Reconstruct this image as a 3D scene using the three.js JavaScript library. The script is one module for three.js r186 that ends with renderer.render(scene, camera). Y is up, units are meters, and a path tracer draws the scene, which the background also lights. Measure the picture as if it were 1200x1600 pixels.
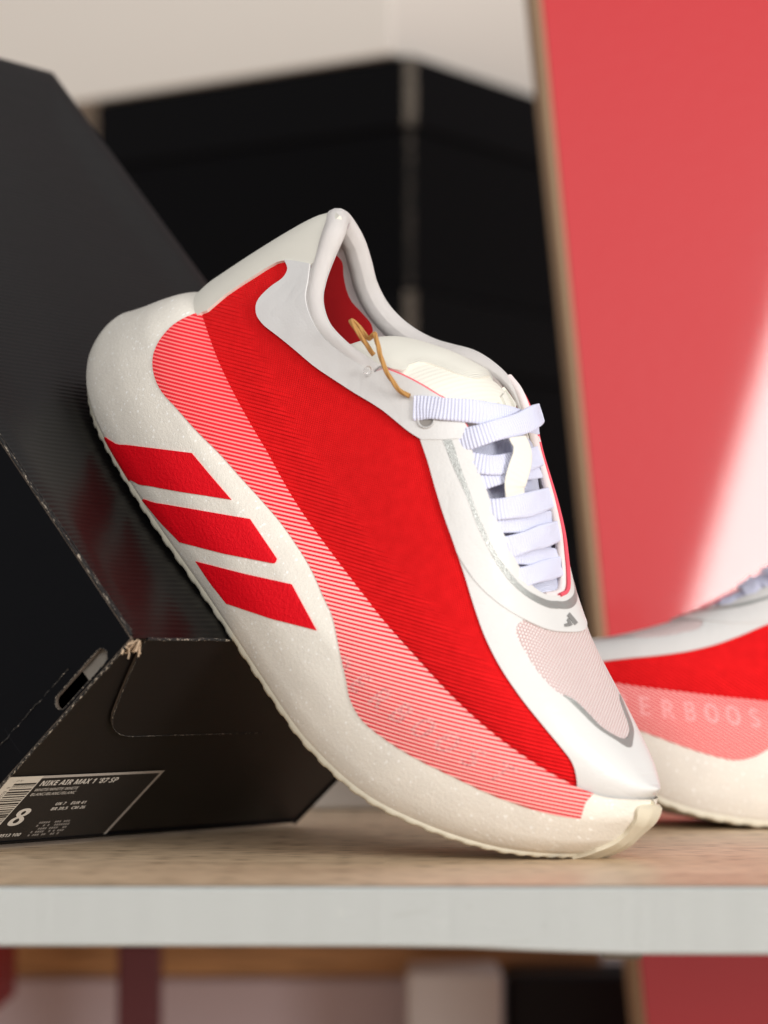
import * as THREE from 'three';
import { RectAreaLightUniformsLib } from 'three/addons/lights/RectAreaLightUniformsLib.js';
import { mergeGeometries } from 'three/addons/utils/BufferGeometryUtils.js';
import { RoundedBoxGeometry } from 'three/addons/geometries/RoundedBoxGeometry.js';
import { ImprovedNoise } from 'three/addons/math/ImprovedNoise.js';

// ------------------------------------------------------------------ camera, light, exposure
const V3 = (x, y, z) => new THREE.Vector3(x, y, z);
const scene = new THREE.Scene();
const camera = new THREE.PerspectiveCamera(2 * Math.atan(800 / 4284) * 180 / Math.PI, 0.75, 0.05, 30);
camera.position.set(0, 0.0683, 0);
camera.lookAt(0, 0.0683 + Math.sin(0.05981), -Math.cos(0.05981));
camera.focus = 1.035;
camera.userData.fStop = camera.getFocalLength() / 14;          // a 14 mm wide aperture
const renderer = new THREE.WebGLRenderer({ antialias: true });
renderer.toneMapping = THREE.LinearToneMapping;
renderer.toneMappingExposure = 1.11;
renderer.shadowMap.enabled = true;
scene.background = new THREE.Color(0.47, 0.46, 0.455);           // the dim evenly lit room round the shelf
RectAreaLightUniformsLib.init();
function tag(o, label, category, group, kind) {
  if (label) o.userData.label = label;
  if (category) o.userData.category = category;
  if (group) o.userData.group = group;
  if (kind) o.userData.kind = kind;
  return o;
}
function windowLight(w, h, at, to, color, intensity, label, roll = 0) {
  const g = new THREE.Group(); g.name = 'window_light';
  g.position.copy(at); g.lookAt(to); g.rotateZ(roll); scene.add(g);
  const glass = new THREE.Mesh(new THREE.PlaneGeometry(w, h), new THREE.MeshStandardMaterial({ color: 0x111111, emissive: color, emissiveIntensity: 0.4, roughness: 0.4 }));
  glass.name = 'window_pane'; g.add(glass);
  const l = new THREE.RectAreaLight(color, intensity, w, h);
  l.position.copy(at).add(V3().subVectors(to, at).normalize().multiplyScalar(0.01)); l.lookAt(to); l.rotateZ(roll); scene.add(l);
  tag(g, label, 'window');
}
windowLight(0.84, 0.85, V3(1.8, 0.42, 0.8), V3(0.05, 0.1, -1.1), new THREE.Color(1, 0.97, 0.93), 20, 'bright window behind the viewer on the right', -0.34);
windowLight(2.0, 1.0, V3(-0.1, 1.05, 1.4), V3(0.0, 0.05, -1.1), new THREE.Color(1, 0.985, 0.965), 4.2, 'wide soft window high behind the viewer');

// ------------------------------------------------------------------ helpers
const N3 = new ImprovedNoise();
function rng(seed) { let s = seed >>> 0; return () => { s = (s + 0x6d2b79f5) | 0; let t = Math.imul(s ^ (s >>> 15), 1 | s); t = (t + Math.imul(t ^ (t >>> 7), 61 | t)) ^ t; return ((t ^ (t >>> 14)) >>> 0) / 4294967296; }; }
const clamp = (x, a = 0, b = 1) => Math.min(b, Math.max(a, x));
const lerp = (a, b, t) => a + (b - a) * t;
const smooth = (a, b, x) => { const t = clamp((x - a) / (b - a)); return t * t * (3 - 2 * t); };
function table(pts) {                                             // monotone cubic through [x, y] pairs
  const n = pts.length, d = [], m = [];
  for (let i = 0; i < n - 1; i++) d.push((pts[i + 1][1] - pts[i][1]) / (pts[i + 1][0] - pts[i][0]));
  for (let i = 0; i < n; i++) m.push(i === 0 ? d[0] : i === n - 1 ? d[n - 2] : d[i - 1] * d[i] <= 0 ? 0 : 2 * d[i - 1] * d[i] / (d[i - 1] + d[i]));
  return (x) => {
    if (x <= pts[0][0]) return pts[0][1];
    if (x >= pts[n - 1][0]) return pts[n - 1][1];
    let i = 0; while (x > pts[i + 1][0]) i++;
    const h = pts[i + 1][0] - pts[i][0], t = (x - pts[i][0]) / h, t2 = t * t, t3 = t2 * t;
    return pts[i][1] * (2 * t3 - 3 * t2 + 1) + m[i] * h * (t3 - 2 * t2 + t) + pts[i + 1][1] * (3 * t2 - 2 * t3) + m[i + 1] * h * (t3 - t2);
  };
}
function mesh(name, geo, mat, parent) {
  const o = new THREE.Mesh(geo, mat); o.name = name; o.castShadow = o.receiveShadow = true; (parent || scene).add(o); return o;
}
function thing(name, parent = scene) { const g = new THREE.Group(); g.name = name; parent.add(g); return g; }
function geom(pos, nor, uv, idx) {
  const g = new THREE.BufferGeometry();
  g.setAttribute('position', new THREE.Float32BufferAttribute(pos, 3));
  if (uv) g.setAttribute('uv', new THREE.Float32BufferAttribute(uv, 2));
  g.setIndex(idx);
  if (nor) g.setAttribute('normal', new THREE.Float32BufferAttribute(nor, 3)); else g.computeVertexNormals();
  return g;
}
function dataTex(w, h, f, srgb, wrap) {                          // f(i, j, px) fills px (0..1)
  const d = new Uint8Array(w * h * 4), px = [0, 0, 0];
  for (let j = 0; j < h; j++) for (let i = 0; i < w; i++) {
    f(i, j, px); const k = (j * w + i) * 4;
    d[k] = clamp(px[0]) * 255; d[k + 1] = clamp(px[1]) * 255; d[k + 2] = clamp(px[2]) * 255; d[k + 3] = 255;
  }
  const t = new THREE.DataTexture(d, w, h); t.magFilter = THREE.LinearFilter; t.minFilter = THREE.LinearFilter;
  if (srgb) t.colorSpace = THREE.SRGBColorSpace;
  t.wrapS = t.wrapT = wrap ? THREE.RepeatWrapping : THREE.ClampToEdgeWrapping; t.needsUpdate = true; return t;
}
const grey = (f) => (i, j, p) => { p[0] = p[1] = p[2] = f(i, j); };

const SHELF = 0.0025;                                               // height of the shelf top
// ------------------------------------------------------------------ shoe box axes (the shoe lies on its lid)
const bO = V3(-0.0886, 0.0816, -0.9744), bH = V3(0.56394, 0, -0.82582).normalize(), bD = V3(-0.5395, 0.7571, -0.3684).normalize();
const bV = V3().crossVectors(bD, bH).normalize(); if (bV.y > 0) bV.negate();
const sX = bD.clone().negate(), sY = bV.clone().negate(), sZ = bH.clone().negate();
const shoeOrigin = bO.clone().addScaledVector(sZ, -0.101);
const shoeMatrix = new THREE.Matrix4().makeBasis(sX, sY, sZ).setPosition(shoeOrigin);

// ------------------------------------------------------------------ shoe surface, millimetres (x heel to toe, y up from the sole, z to the outer side)
const Bt = table([[-156, 17], [-150, 12], [-140, 6], [-125, 2.2], [-108, 1.2], [45, 1.2], [60, 2.6], [79, 6.5], [100, 14.8], [121, 26], [136, 38.6], [142, 46.2], [149, 59.5]]);
const Cr = table([[-156, 56], [-140, 59], [-128, 60], [-114, 59.5], [-88, 56.5], [-52, 53.5], [-15, 51], [24, 51.3], [57, 54], [87, 57.5], [108, 60.5], [131, 66], [138, 71.5], [144, 77.5], [149, 80]]);
const Rd = table([[-156, 160], [-80, 158], [-50, 150], [-30, 142], [-10, 133], [8, 125], [31, 113], [53, 98], [66, 92], [87, 85.5], [108, 81], [124, 78.5], [135, 77], [142, 79.5], [149, 82]]);
const Zc = table([[-156, 0], [30, 0], [60, -2], [90, -5], [120, -9], [150, -13]]);
const Wb = table([[-156, 46], [-100, 48.5], [-60, 48.5], [-20, 47.5], [20, 48.5], [60, 50.5], [90, 52.5], [120, 51], [150, 48]]);
const Bul = table([[0, -4], [0.06, -1.2], [0.2, 2], [0.45, 4], [0.66, 3], [0.8, 0], [0.9, -4], [1, -11]]);
const heelM = table([[0, -149], [0.07, -156.5], [0.2, -155.5], [0.35, -152.5], [0.5, -149], [0.7, -144], [0.85, -139], [1, -130.5]]);
const toeM = table([[0, 136.5], [0.1, 140], [0.3, 142.5], [0.6, 142.5], [1, 139]]);
const Wu = table([[-156, 38], [-100, 38], [40, 38.5], [80, 41], [110, 42.5], [150, 42]]);
const heelU = table([[50, -135], [60, -133.5], [70, -131], [90, -125.5], [110, -119], [124, -112.5], [160, -99]]);
const endFactor = (c) => Math.sqrt(Math.max(0, 1 - Math.pow(Math.abs(c), c < 0 ? 4.2 : 3.6)));
function midPoint(U, s, off = 0) {
  const at = (U, s) => {
    const c = -Math.cos(Math.PI * U), sg = Math.sin(Math.PI * U) >= 0 ? 1 : -1, a = heelM(s), b = toeM(s);
    const x = (a + b) / 2 + (b - a) / 2 * c, toe = smooth(20, 130, x);
    const z = Zc(x) + sg * (Wb(x) + Bul(s) * lerp(1, 0.6, toe)) * endFactor(c);
    return V3(x, lerp(Bt(x), Cr(x) + 1, s), z);
  };
  return offset(at, U, s, off);
}
function upPoint(U, v, off = 0) {
  const at = (U, v) => {
    const far = v > 1, vv = far ? 2 - v : v, fy = Math.sin(vv * Math.PI / 2), c = -Math.cos(Math.PI * U);
    const xb = (heelU(60) + 137.5) / 2 + (137.5 - heelU(60)) / 2 * c, yb = lerp(Cr(xb) - 3, Rd(xb), fy);
    const a = heelU(yb), x = (a + 137.5) / 2 + (137.5 - a) / 2 * c;
    const y = lerp(Cr(x) - 3, Rd(x), fy), g = smooth(-45, 5, x);
    const zf = lerp(1 - lerp(0.8, 0.34, smooth(-112, -62, x)) * Math.pow(Math.abs(fy), 1.2) * Math.sign(fy), Math.pow(Math.max(0, Math.cos(vv * Math.PI / 2)), lerp(0.62, 0.55, smooth(20, 60, x))), g);
    return V3(x, y, Zc(x) + (far ? -1 : 1) * (Math.sin(Math.PI * U) >= 0 ? 1 : -1) * Wu(x) * (far ? lerp(1, 0.97, smooth(0, 60, x)) : 1) * zf * endFactor(c));
  };
  return offset(at, U, v, off);
}
function upAt(x, y, far) {                                         // the place on the upper with that x and y
  let U = 0, v = 0.5, best = 1e9;
  for (let i = 0; i <= 60; i++) for (let k = 1; k < 40; k++) { const p = upPoint(i / 60, k / 40), d = (p.x - x) ** 2 + (p.y - y) ** 2; if (d < best) { best = d; U = i / 60; v = k / 40; } }
  for (let k = 0; k < 12; k++) {
    const e = 1e-3, p = upPoint(U, v), a = upPoint(U + e, v), b = upPoint(U, v + e);
    const j = [(a.x - p.x) / e, (b.x - p.x) / e, (a.y - p.y) / e, (b.y - p.y) / e], d = j[0] * j[3] - j[1] * j[2], rx = x - p.x, ry = y - p.y;
    if (Math.abs(d) < 10 || Math.hypot(rx, ry) > 6) break;
    U = clamp(U + 0.7 * (j[3] * rx - j[1] * ry) / d, 0, 1); v = clamp(v + 0.7 * (j[0] * ry - j[2] * rx) / d, 0.02, 0.985);
  }
  return [U, far ? 2 - v : v];
}
function frameAt(at, U, v) {
  const e = 0.002, P = at(U, v), a = V3().subVectors(at(U + e, v), at(U - e, v)), b = V3().subVectors(at(U, v + e), at(U, v - e));
  const n = V3().crossVectors(a, b); if (n.lengthSq() < 1e-12) n.set(0, 0, 1); n.normalize(); return [P, n];
}
function offset(at, U, v, off) {
  const [P, n] = frameAt(at, U, v); P.n = n; return P.addScaledVector(n, off);
}
const MID = { at: midPoint }, UP = { at: upPoint };
const LIN = { at: (U, v, off = 0) => upPoint(U, v, off - 6) };

// lines on a surface are lists of (U, v) places; a run is a smooth curve, runs meet in corners
function spline(pts, step = 2.2) {
  if (pts.length < 3) return pts.slice();
  const c = new THREE.CatmullRomCurve3(pts.map((p) => V3(p[0] * 300, p[1] * 80, 0)), false, 'centripetal');
  let len = 0; for (let i = 1; i < pts.length; i++) len += Math.hypot((pts[i][0] - pts[i - 1][0]) * 300, (pts[i][1] - pts[i - 1][1]) * 80);
  const n = Math.max(pts.length, Math.round(len / step)), out = [];
  for (let i = 0; i <= n; i++) { const q = c.getPoint(i / n); out.push([q.x / 300, q.y / 80]); }
  return out;
}
const trace = (S, ...runs) => runs.flatMap((r) => spline(r));

// polygon helpers in (U, v)
function clipHalf(poly, inside, cut) {
  const out = [];
  for (let i = 0; i < poly.length; i++) {
    const a = poly[i], b = poly[(i + 1) % poly.length], ia = inside(a), ib = inside(b);
    if (ia) out.push(a);
    if (ia !== ib) out.push(cut(a, b));
  }
  return out;
}
const cutAt = (k, w) => (a, b) => { const t = (w - a[k]) / (b[k] - a[k]); return k ? [lerp(a[0], b[0], t), w] : [w, lerp(a[1], b[1], t)]; };
const below = (poly, k, w) => clipHalf(poly, (p) => p[k] <= w, cutAt(k, w));
const above = (poly, k, w) => clipHalf(poly, (p) => p[k] >= w, cutAt(k, w));
function dedupe(poly) { return poly.filter((p, i) => { const q = poly[(i + poly.length - 1) % poly.length]; return Math.hypot(p[0] - q[0], p[1] - q[1]) > 1e-5; }); }
const area = (poly) => poly.reduce((s, p, i) => { const q = poly[(i + 1) % poly.length]; return s + p[0] * q[1] - q[0] * p[1]; }, 0) / 2;
function insideCount(poly, x, y) { let r = false; for (let i = 0, j = poly.length - 1; i < poly.length; j = i++) { const [a, b] = poly[i], [c, d] = poly[j]; if ((b > y) !== (d > y) && x < (c - a) * (y - b) / (d - b) + a) r = !r; } return r; }

// a piece of material lying on a surface: the polygon, cut into a fine grid, lifted by off mm, with an edge of its thickness
function patch(S, poly, { off = 0.5, thick = 0.6, du = 1 / 150, dv = 1 / 60, uv = 'side', bulge = 0, mirror = null, inward = false } = {}) {
  poly = dedupe(poly); if (area(poly) < 0) poly.reverse();
  const pos = [], nor = [], uvs = [], idx = [];
  const edges = poly.map((p, i) => [p, poly[(i + 1) % poly.length]]);
  const edgeDist = (U, v) => { let m = 1e9; for (const [a, b] of edges) { if (Math.abs(U - a[0]) * 300 > 9 && Math.abs(U - b[0]) * 300 > 9 && (U - a[0]) * (U - b[0]) > 0) continue; const ex = (b[0] - a[0]) * 300, ey = (b[1] - a[1]) * 80, px = (U - a[0]) * 300, py = (v - a[1]) * 80, t = clamp((px * ex + py * ey) / (ex * ex + ey * ey + 1e-12)); m = Math.min(m, Math.hypot(px - t * ex, py - t * ey)); } return m; };
  const put = (U, v, o) => {
    const lift = o + (bulge ? bulge * smooth(0, 4, edgeDist(U, v)) : 0), P = S.at(U, v, lift), n = P.n;
    pos.push(P.x / 1000, P.y / 1000, P.z / 1000); nor.push(n.x, n.y, n.z);
    if (uv === 'side') uvs.push((P.x + 160) / 320, P.y / 160); else if (uv === 'top') uvs.push(P.x / 1000, P.z / 1000); else uvs.push(P.x / 1000, v * 0.085);
    return pos.length / 3 - 1;
  };
  let u0 = 9, u1 = -9, v0 = 9, v1 = -9;
  for (const [a, b] of poly) { u0 = Math.min(u0, a); u1 = Math.max(u1, a); v0 = Math.min(v0, b); v1 = Math.max(v1, b); }
  const i0 = Math.floor(u0 / du), i1 = Math.ceil(u1 / du), j0 = Math.floor(v0 / dv), j1 = Math.ceil(v1 / dv), cache = new Map();
  const node = (i, j) => { const k = i * 4096 + j; if (!cache.has(k)) cache.set(k, put(i * du, j * dv, off)); return cache.get(k); };
  const near = new Set();
  for (const [a, b] of edges) {
    const n = Math.ceil(Math.max(Math.abs(b[0] - a[0]) / du, Math.abs(b[1] - a[1]) / dv) * 2) + 1;
    for (let k = 0; k <= n; k++) { const i = Math.floor(lerp(a[0], b[0], k / n) / du), j = Math.floor(lerp(a[1], b[1], k / n) / dv); for (const di of [-1, 0, 1]) for (const dj of [-1, 0, 1]) near.add((i + di) * 4096 + j + dj); }
  }
  for (let i = i0; i < i1; i++) for (let j = j0; j < j1; j++) {
    if (!near.has(i * 4096 + j)) {
      if (insideCount(poly, (i + 0.5) * du, (j + 0.5) * dv)) { const a = node(i, j), b = node(i + 1, j), c = node(i + 1, j + 1), d = node(i, j + 1); idx.push(a, b, c, a, c, d); }
      continue;
    }
    let q = above(above(below(poly, 0, (i + 1) * du), 0, i * du), 1, j * dv);
    q = dedupe(below(q, 1, (j + 1) * dv));
    if (q.length < 3 || Math.abs(area(q)) < 1e-9) continue;
    const ids = q.map(([a, b]) => put(a, b, off));
    for (const t of THREE.ShapeUtils.triangulateShape(q.map(([a, b]) => new THREE.Vector2(a * 300, b * 80)), [])) idx.push(ids[t[0]], ids[t[1]], ids[t[2]]);
  }
  const rim = edges.flatMap(([a, b]) => { const n = Math.max(1, Math.ceil(Math.max(Math.abs(b[0] - a[0]) / du, Math.abs(b[1] - a[1]) / dv))); return Array.from({ length: n }, (_, k) => [[lerp(a[0], b[0], k / n), lerp(a[1], b[1], k / n)], [lerp(a[0], b[0], (k + 1) / n), lerp(a[1], b[1], (k + 1) / n)]]); });
  if (thick > 0) rim.forEach(([a, b]) => {
    const A = S.at(a[0], a[1], off), B = S.at(b[0], b[1], off), C = S.at(a[0], a[1], off - thick), D = S.at(b[0], b[1], off - thick);
    const t = V3().subVectors(B, A); if (t.lengthSq() < 1e-10) return;
    const n = t.cross(A.n).normalize(), k = pos.length / 3;
    for (const P of [A, B, C, D]) { pos.push(P.x / 1000, P.y / 1000, P.z / 1000); nor.push(n.x, n.y, n.z); uvs.push(uv === 'side' ? (P.x + 160) / 320 : P.x / 1000, uv === 'side' ? P.y / 160 : a[1] * 0.085); }
    idx.push(k, k + 2, k + 1, k + 1, k + 2, k + 3);
  });
  return geom(pos, nor, uvs, idx);
}
const flipUp = (poly) => poly.map(([a, b]) => [a, 2 - b]);        // the same piece on the inner side of the upper
const flipMid = (poly) => poly.map(([a, b]) => [2 - a, b]);       // ... and of the midsole
const bothUp = (poly, o) => { const p = below(poly, 1, 1); return mergeGeometries([patch(UP, p, o), patch(UP, flipUp(p), o)]); };
const bothMid = (poly, o) => { const p = below(poly, 0, 1); return mergeGeometries([patch(MID, p, o), patch(MID, flipMid(p), o)]); };

function tubeOn(S, pts, radius, off, { seg = 160, ring = 10, flat = 1, twist = 0 } = {}) {   // a cord lying on a surface, points in (U, v)
  const c = new THREE.CatmullRomCurve3(pts.map(([U, v]) => S.at(U, v, typeof off === 'function' ? 0 : off).multiplyScalar(0.001)), false, 'centripetal');
  return new THREE.TubeGeometry(c, seg, radius / 1000, ring, false);
}
// a flat ribbon along points in (U, v), width and thickness in mm
function ribbon(S, pts, width, offs, thick = 1.1, wave = 0) {
  const n = Math.max(24, pts.length * 6), c = new THREE.CatmullRomCurve3(pts.map(([U, v], i) => { const P = S.at(U, v, Array.isArray(offs) ? offs[Math.min(i, offs.length - 1)] : offs); return P; }), false, 'centripetal');
  const cn = new THREE.CatmullRomCurve3(pts.map(([U, v]) => S.at(U, v, 0).n.clone()), false, 'centripetal');
  const pos = [], uv = [], idx = [], R = 12; let L = 0, prev = null;
  for (let i = 0; i <= n; i++) {
    const P = c.getPoint(i / n), T = c.getTangent(i / n), Nn = cn.getPoint(i / n).normalize(), B = V3().crossVectors(T, Nn).normalize(); Nn.crossVectors(B, T).normalize();
    if (prev) L += P.distanceTo(prev); prev = P;
    const w = typeof width === 'function' ? width(i / n) : width;
    for (let k = 0; k <= R; k++) {
      const a = k / R * Math.PI * 2, ca = Math.cos(a), sa = Math.sin(a), bx = Math.sign(ca) * Math.pow(Math.abs(ca), 0.4) * w / 2, ny = Math.sign(sa) * Math.pow(Math.abs(sa), 0.7) * thick / 2 + wave * Math.sin(bx * 0.9 + i * 0.35);
      const q = P.clone().addScaledVector(B, bx).addScaledVector(Nn, ny).multiplyScalar(0.001);
      pos.push(q.x, q.y, q.z); uv.push(L / 1000, bx / 1000);
    }
  }
  for (let i = 0; i < n; i++) for (let k = 0; k < R; k++) { const a = i * (R + 1) + k, b = a + R + 1; idx.push(a, b, a + 1, b, b + 1, a + 1); }
  for (const [e, s] of [[0, 1], [n, -1]]) { const o = e * (R + 1); for (let k = 1; k < R - 1; k++) idx.push(...(s > 0 ? [o, o + k + 1, o + k] : [o, o + k, o + k + 1])); }
  return geom(pos, null, uv, idx);
}
// ------------------------------------------------------------------ textures and materials of the shoe
const TH = 33.7 * Math.PI / 180, STRIPE = 1.36;                    // direction and pitch (mm) of the knit ribs
const sideMap = (w, h, f, srgb) => dataTex(w, h, (i, j, p) => f((i + 0.5) / w * 320 - 160, (j + 0.5) / h * 160, p, i, j), srgb);
const hash = (i, j) => { let t = Math.imul(i * 374761393 + j * 668265263, 1274126177); t ^= t >>> 13; t = Math.imul(t, 1103515245); return ((t ^ (t >>> 16)) >>> 0) / 4294967296; };
const rib = (x, y) => (-x * Math.sin(TH) + y * Math.cos(TH));
const along = (x, y) => (x * Math.cos(TH) + y * Math.sin(TH));
const ribZone = (x, y) => { const d = y - Cr(x), w = 16 + 5 * N3.noise(along(x, y) / 9, Math.floor(rib(x, y) / STRIPE) * 3.7, 1); return 1 - smooth(w - 5, w + 5, d); };
const knitBump = sideMap(2048, 1024, (x, y, p) => {
  const q = rib(x, y), a = along(x, y), m = ribZone(x, y);
  const r = 0.5 + 0.5 * Math.cos(q / STRIPE * Math.PI * 2);
  const row = Math.floor(q / 0.76), st = 0.5 + 0.5 * Math.cos((a / 0.86 + (row & 1) * 0.5) * Math.PI * 2), cr = Math.abs(Math.sin(q / 0.76 * Math.PI));
  p[0] = p[1] = p[2] = 0.15 + 0.25 * N3.noise(x / 16, y / 12, 6) + 0.5 * m * Math.pow(r, 0.7) * (0.8 + 0.2 * st) + (0.42 - 0.25 * m) * st * cr + 0.06 * N3.noise(x * 0.8, y * 0.8, 3);
});
const knitColor = sideMap(2048, 1024, (x, y, p, i, j) => {
  const q = rib(x, y), a = along(x, y), row = Math.floor(q / 0.76), st = 0.5 + 0.5 * Math.cos((a / 0.86 + (row & 1) * 0.5) * Math.PI * 2), n = 0.03 * (hash(i, j) - 0.5) + 0.03 * N3.noise(x * 0.25, y * 0.25, 7);
  p[0] = 0.915 + n + 0.05 * st; p[1] = 0.06 + 0.05 * st + n * 0.5; p[2] = 0.085 + 0.04 * st + n * 0.5;
}, true);
const WORD = (() => {                                              // the dotted word woven into the pink band
  const c = document.createElement('canvas'); c.width = 1024; c.height = 128; const g = c.getContext('2d');
  g.fillStyle = '#000'; g.fillRect(0, 0, 1024, 128); g.fillStyle = '#fff'; g.font = 'bold 104px sans-serif'; g.textBaseline = 'middle';
  const word = 'HYPERBOOST'; [...word].forEach((ch, i) => { g.textAlign = 'center'; g.fillText(ch, 51 + i * 102.4, 66); });
  const d = g.getImageData(0, 0, 1024, 128).data;
  return (u, v) => (u < 0 || u >= 1 || v < 0 || v >= 1 ? 0 : d[(Math.floor((1 - v) * 127) * 1024 + Math.floor(u * 1023)) * 4] / 255);
})();
const textLineB = table([[20, 43], [35, 45], [64, 48.5], [90, 51], [110, 54]]);
const textLine = table([[-20, 33], [12, 33.5], [40, 35], [70, 42], [100, 51], [120, 57]]);
function bandMaps(turned, strength) {                              // turned: the word reads from the toe to the heel
  const f = (x, y) => {
    const q = rib(x, y) / STRIPE, k = Math.abs(q - Math.round(q)) * 2, duty = lerp(0.54, 0.44, smooth(-80, 40, x));
    const u = (x - (turned ? 39 : 20)) / 93, w = WORD(turned ? 1 - u : u, (y - (turned ? textLineB : textLine)(x) + 7) / 14);
    return [smooth(duty - 0.16, duty + 0.16, k), w, k];
  };
  const color = sideMap(2048, 1024, (x, y, p, i, j) => {
    const [s, w] = f(x, y), n = 0.05 * (hash(i, j) - 0.5), dot = w * (Math.abs((x / 1.0) % 1) < 0.62 ? 1 : 0.25), light = dot * strength;
    const heel = 1 - smooth(-90, 20, x);
    p[0] = lerp(lerp(0.85, 0.9, heel), 0.985, s) + n; p[1] = lerp(lerp(0.05, 0.14, heel), lerp(0.74, 0.52, heel), s) + n; p[2] = lerp(lerp(0.14, 0.19, heel), lerp(0.71, 0.51, heel), s) + n;
    if (light > 0) for (let k = 0; k < 3; k++) p[k] = lerp(p[k], turned ? [1, 0.9, 0.88][k] : (hash(i >> 1, j >> 1) > 0.5 ? [0.98, 0.9, 0.86][k] : [0.55, 0.42, 0.42][k]), light);
  }, true);
  const bump = sideMap(2048, 1024, (x, y, p) => { const [s, w, k] = f(x, y); p[0] = p[1] = p[2] = 0.2 + 0.6 * smooth(0.1, 0.9, k) + 0.15 * Math.sin(along(x, y) * 6) * 0.5; });
  return { color, bump };
}
const bandA = bandMaps(false, 0.5), bandB = bandMaps(true, 0.5);
const foamBump = sideMap(2048, 1024, (x, y, p, i, j) => {
  const n = N3.noise(x * 0.7, y * 0.7, 2) * 0.3 + N3.noise(x * 2.3, y * 2.3, 9) * 0.45 + (hash(i, j) - 0.5) * 0.25; p[0] = p[1] = p[2] = 0.5 + 0.55 * n;
});
const spark = rng(11), SPECKS = new Map();
for (let k = 0; k < 2600; k++) { const i = Math.floor(spark() * 2048), j = Math.floor(spark() * 560), r = spark() < 0.25 ? 3 : spark() < 0.5 ? 2 : 1, b = 0.5 + 0.5 * spark(); for (let a = -r; a <= r; a++) for (let c = -r; c <= r; c++) if (a * a + c * c <= r * r) SPECKS.set((j + c) * 2048 + i + a, b); }
const foamColor = (() => dataTex(2048, 1024, (i, j, p) => {
  const x = i / 6.4, y = j / 6.4, n = 0.018 * N3.noise(x * 0.12, y * 0.12, 5) + 0.02 * N3.noise(x * 1.4, y * 1.4, 8) + 0.022 * (hash(i, j) - 0.5), s = SPECKS.get(j * 2048 + i) || 0;
  p[0] = lerp(0.90 + n, 1, s * 0.8); p[1] = lerp(0.88 + n, 1, s * 0.8); p[2] = lerp(0.84 + n * 0.9, 0.99, s * 0.8);
}, true))();
const clothBump = dataTex(512, 512, grey((i, j) => 0.5 + 0.3 * N3.noise(i / 5, j / 5, 1) + 0.35 * (hash(i, j) - 0.5)), false, true);
const grainBump = dataTex(512, 512, grey((i, j) => 0.5 + 0.35 * N3.noise(i / 7, j / 7, 4) + 0.25 * N3.noise(i / 19, j / 19, 6) + 0.1 * (hash(i, j) - 0.5)), false, true);
const meshW = 512, meshBump = dataTex(meshW, meshW, grey((i, j) => { const a = i / meshW * 16, b = j / meshW * 20, r = Math.floor(b), c = Math.abs(((a + (r & 1) * 0.5) % 1) - 0.5) * 2, d = Math.abs((b % 1) - 0.5) * 2; return clamp(1.25 - Math.hypot(c * 1.05, d) ** 2 * 0.9); }), false, true);
const meshColor = dataTex(meshW, meshW, (i, j, p) => { const a = i / meshW * 16, b = j / meshW * 20, r = Math.floor(b), c = Math.abs(((a + (r & 1) * 0.5) % 1) - 0.5) * 2, d = Math.abs((b % 1) - 0.5) * 2, k = smooth(0.75, 1.15, Math.hypot(c * 1.05, d)), n = 0.04 * (hash(i, j) - 0.5); p[0] = 0.97 - 0.05 * k + n; p[1] = 0.92 - 0.19 * k + n; p[2] = 0.91 - 0.19 * k + n; }, true, true);
const ribBump = dataTex(256, 256, grey((i, j) => 0.5 + 0.35 * Math.sin(i / 256 * Math.PI * 2 * 12) + 0.12 * Math.sin(j / 256 * Math.PI * 2 * 16) * Math.sin(i / 256 * Math.PI * 2 * 24)), false, true);
const rep = (t, x, y) => { const c = t.clone(); c.repeat.set(x, y); c.needsUpdate = true; return c; };
const hatch = dataTex(512, 512, grey((i, j) => 0.5 + 0.28 * N3.noise((i + j) / 3, (i - j) / 26, 2) + 0.28 * N3.noise((i - j * 0.6) / 4, (i + j) / 30, 5)), false, true);
const creases = sideMap(1024, 512, (x, y, p, i, j) => { p[0] = p[1] = p[2] = 0.5 + 0.3 * N3.noise(x / 13, y / 9, 2) + 0.22 * Math.pow(Math.abs(N3.noise(x / 6, y / 8, 7)), 0.6) + 0.06 * N3.noise(x * 1.2, y * 1.2, 3) + 0.03 * (hash(i, j) - 0.5); });
const P = (o) => new THREE.MeshPhysicalMaterial(o);
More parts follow.
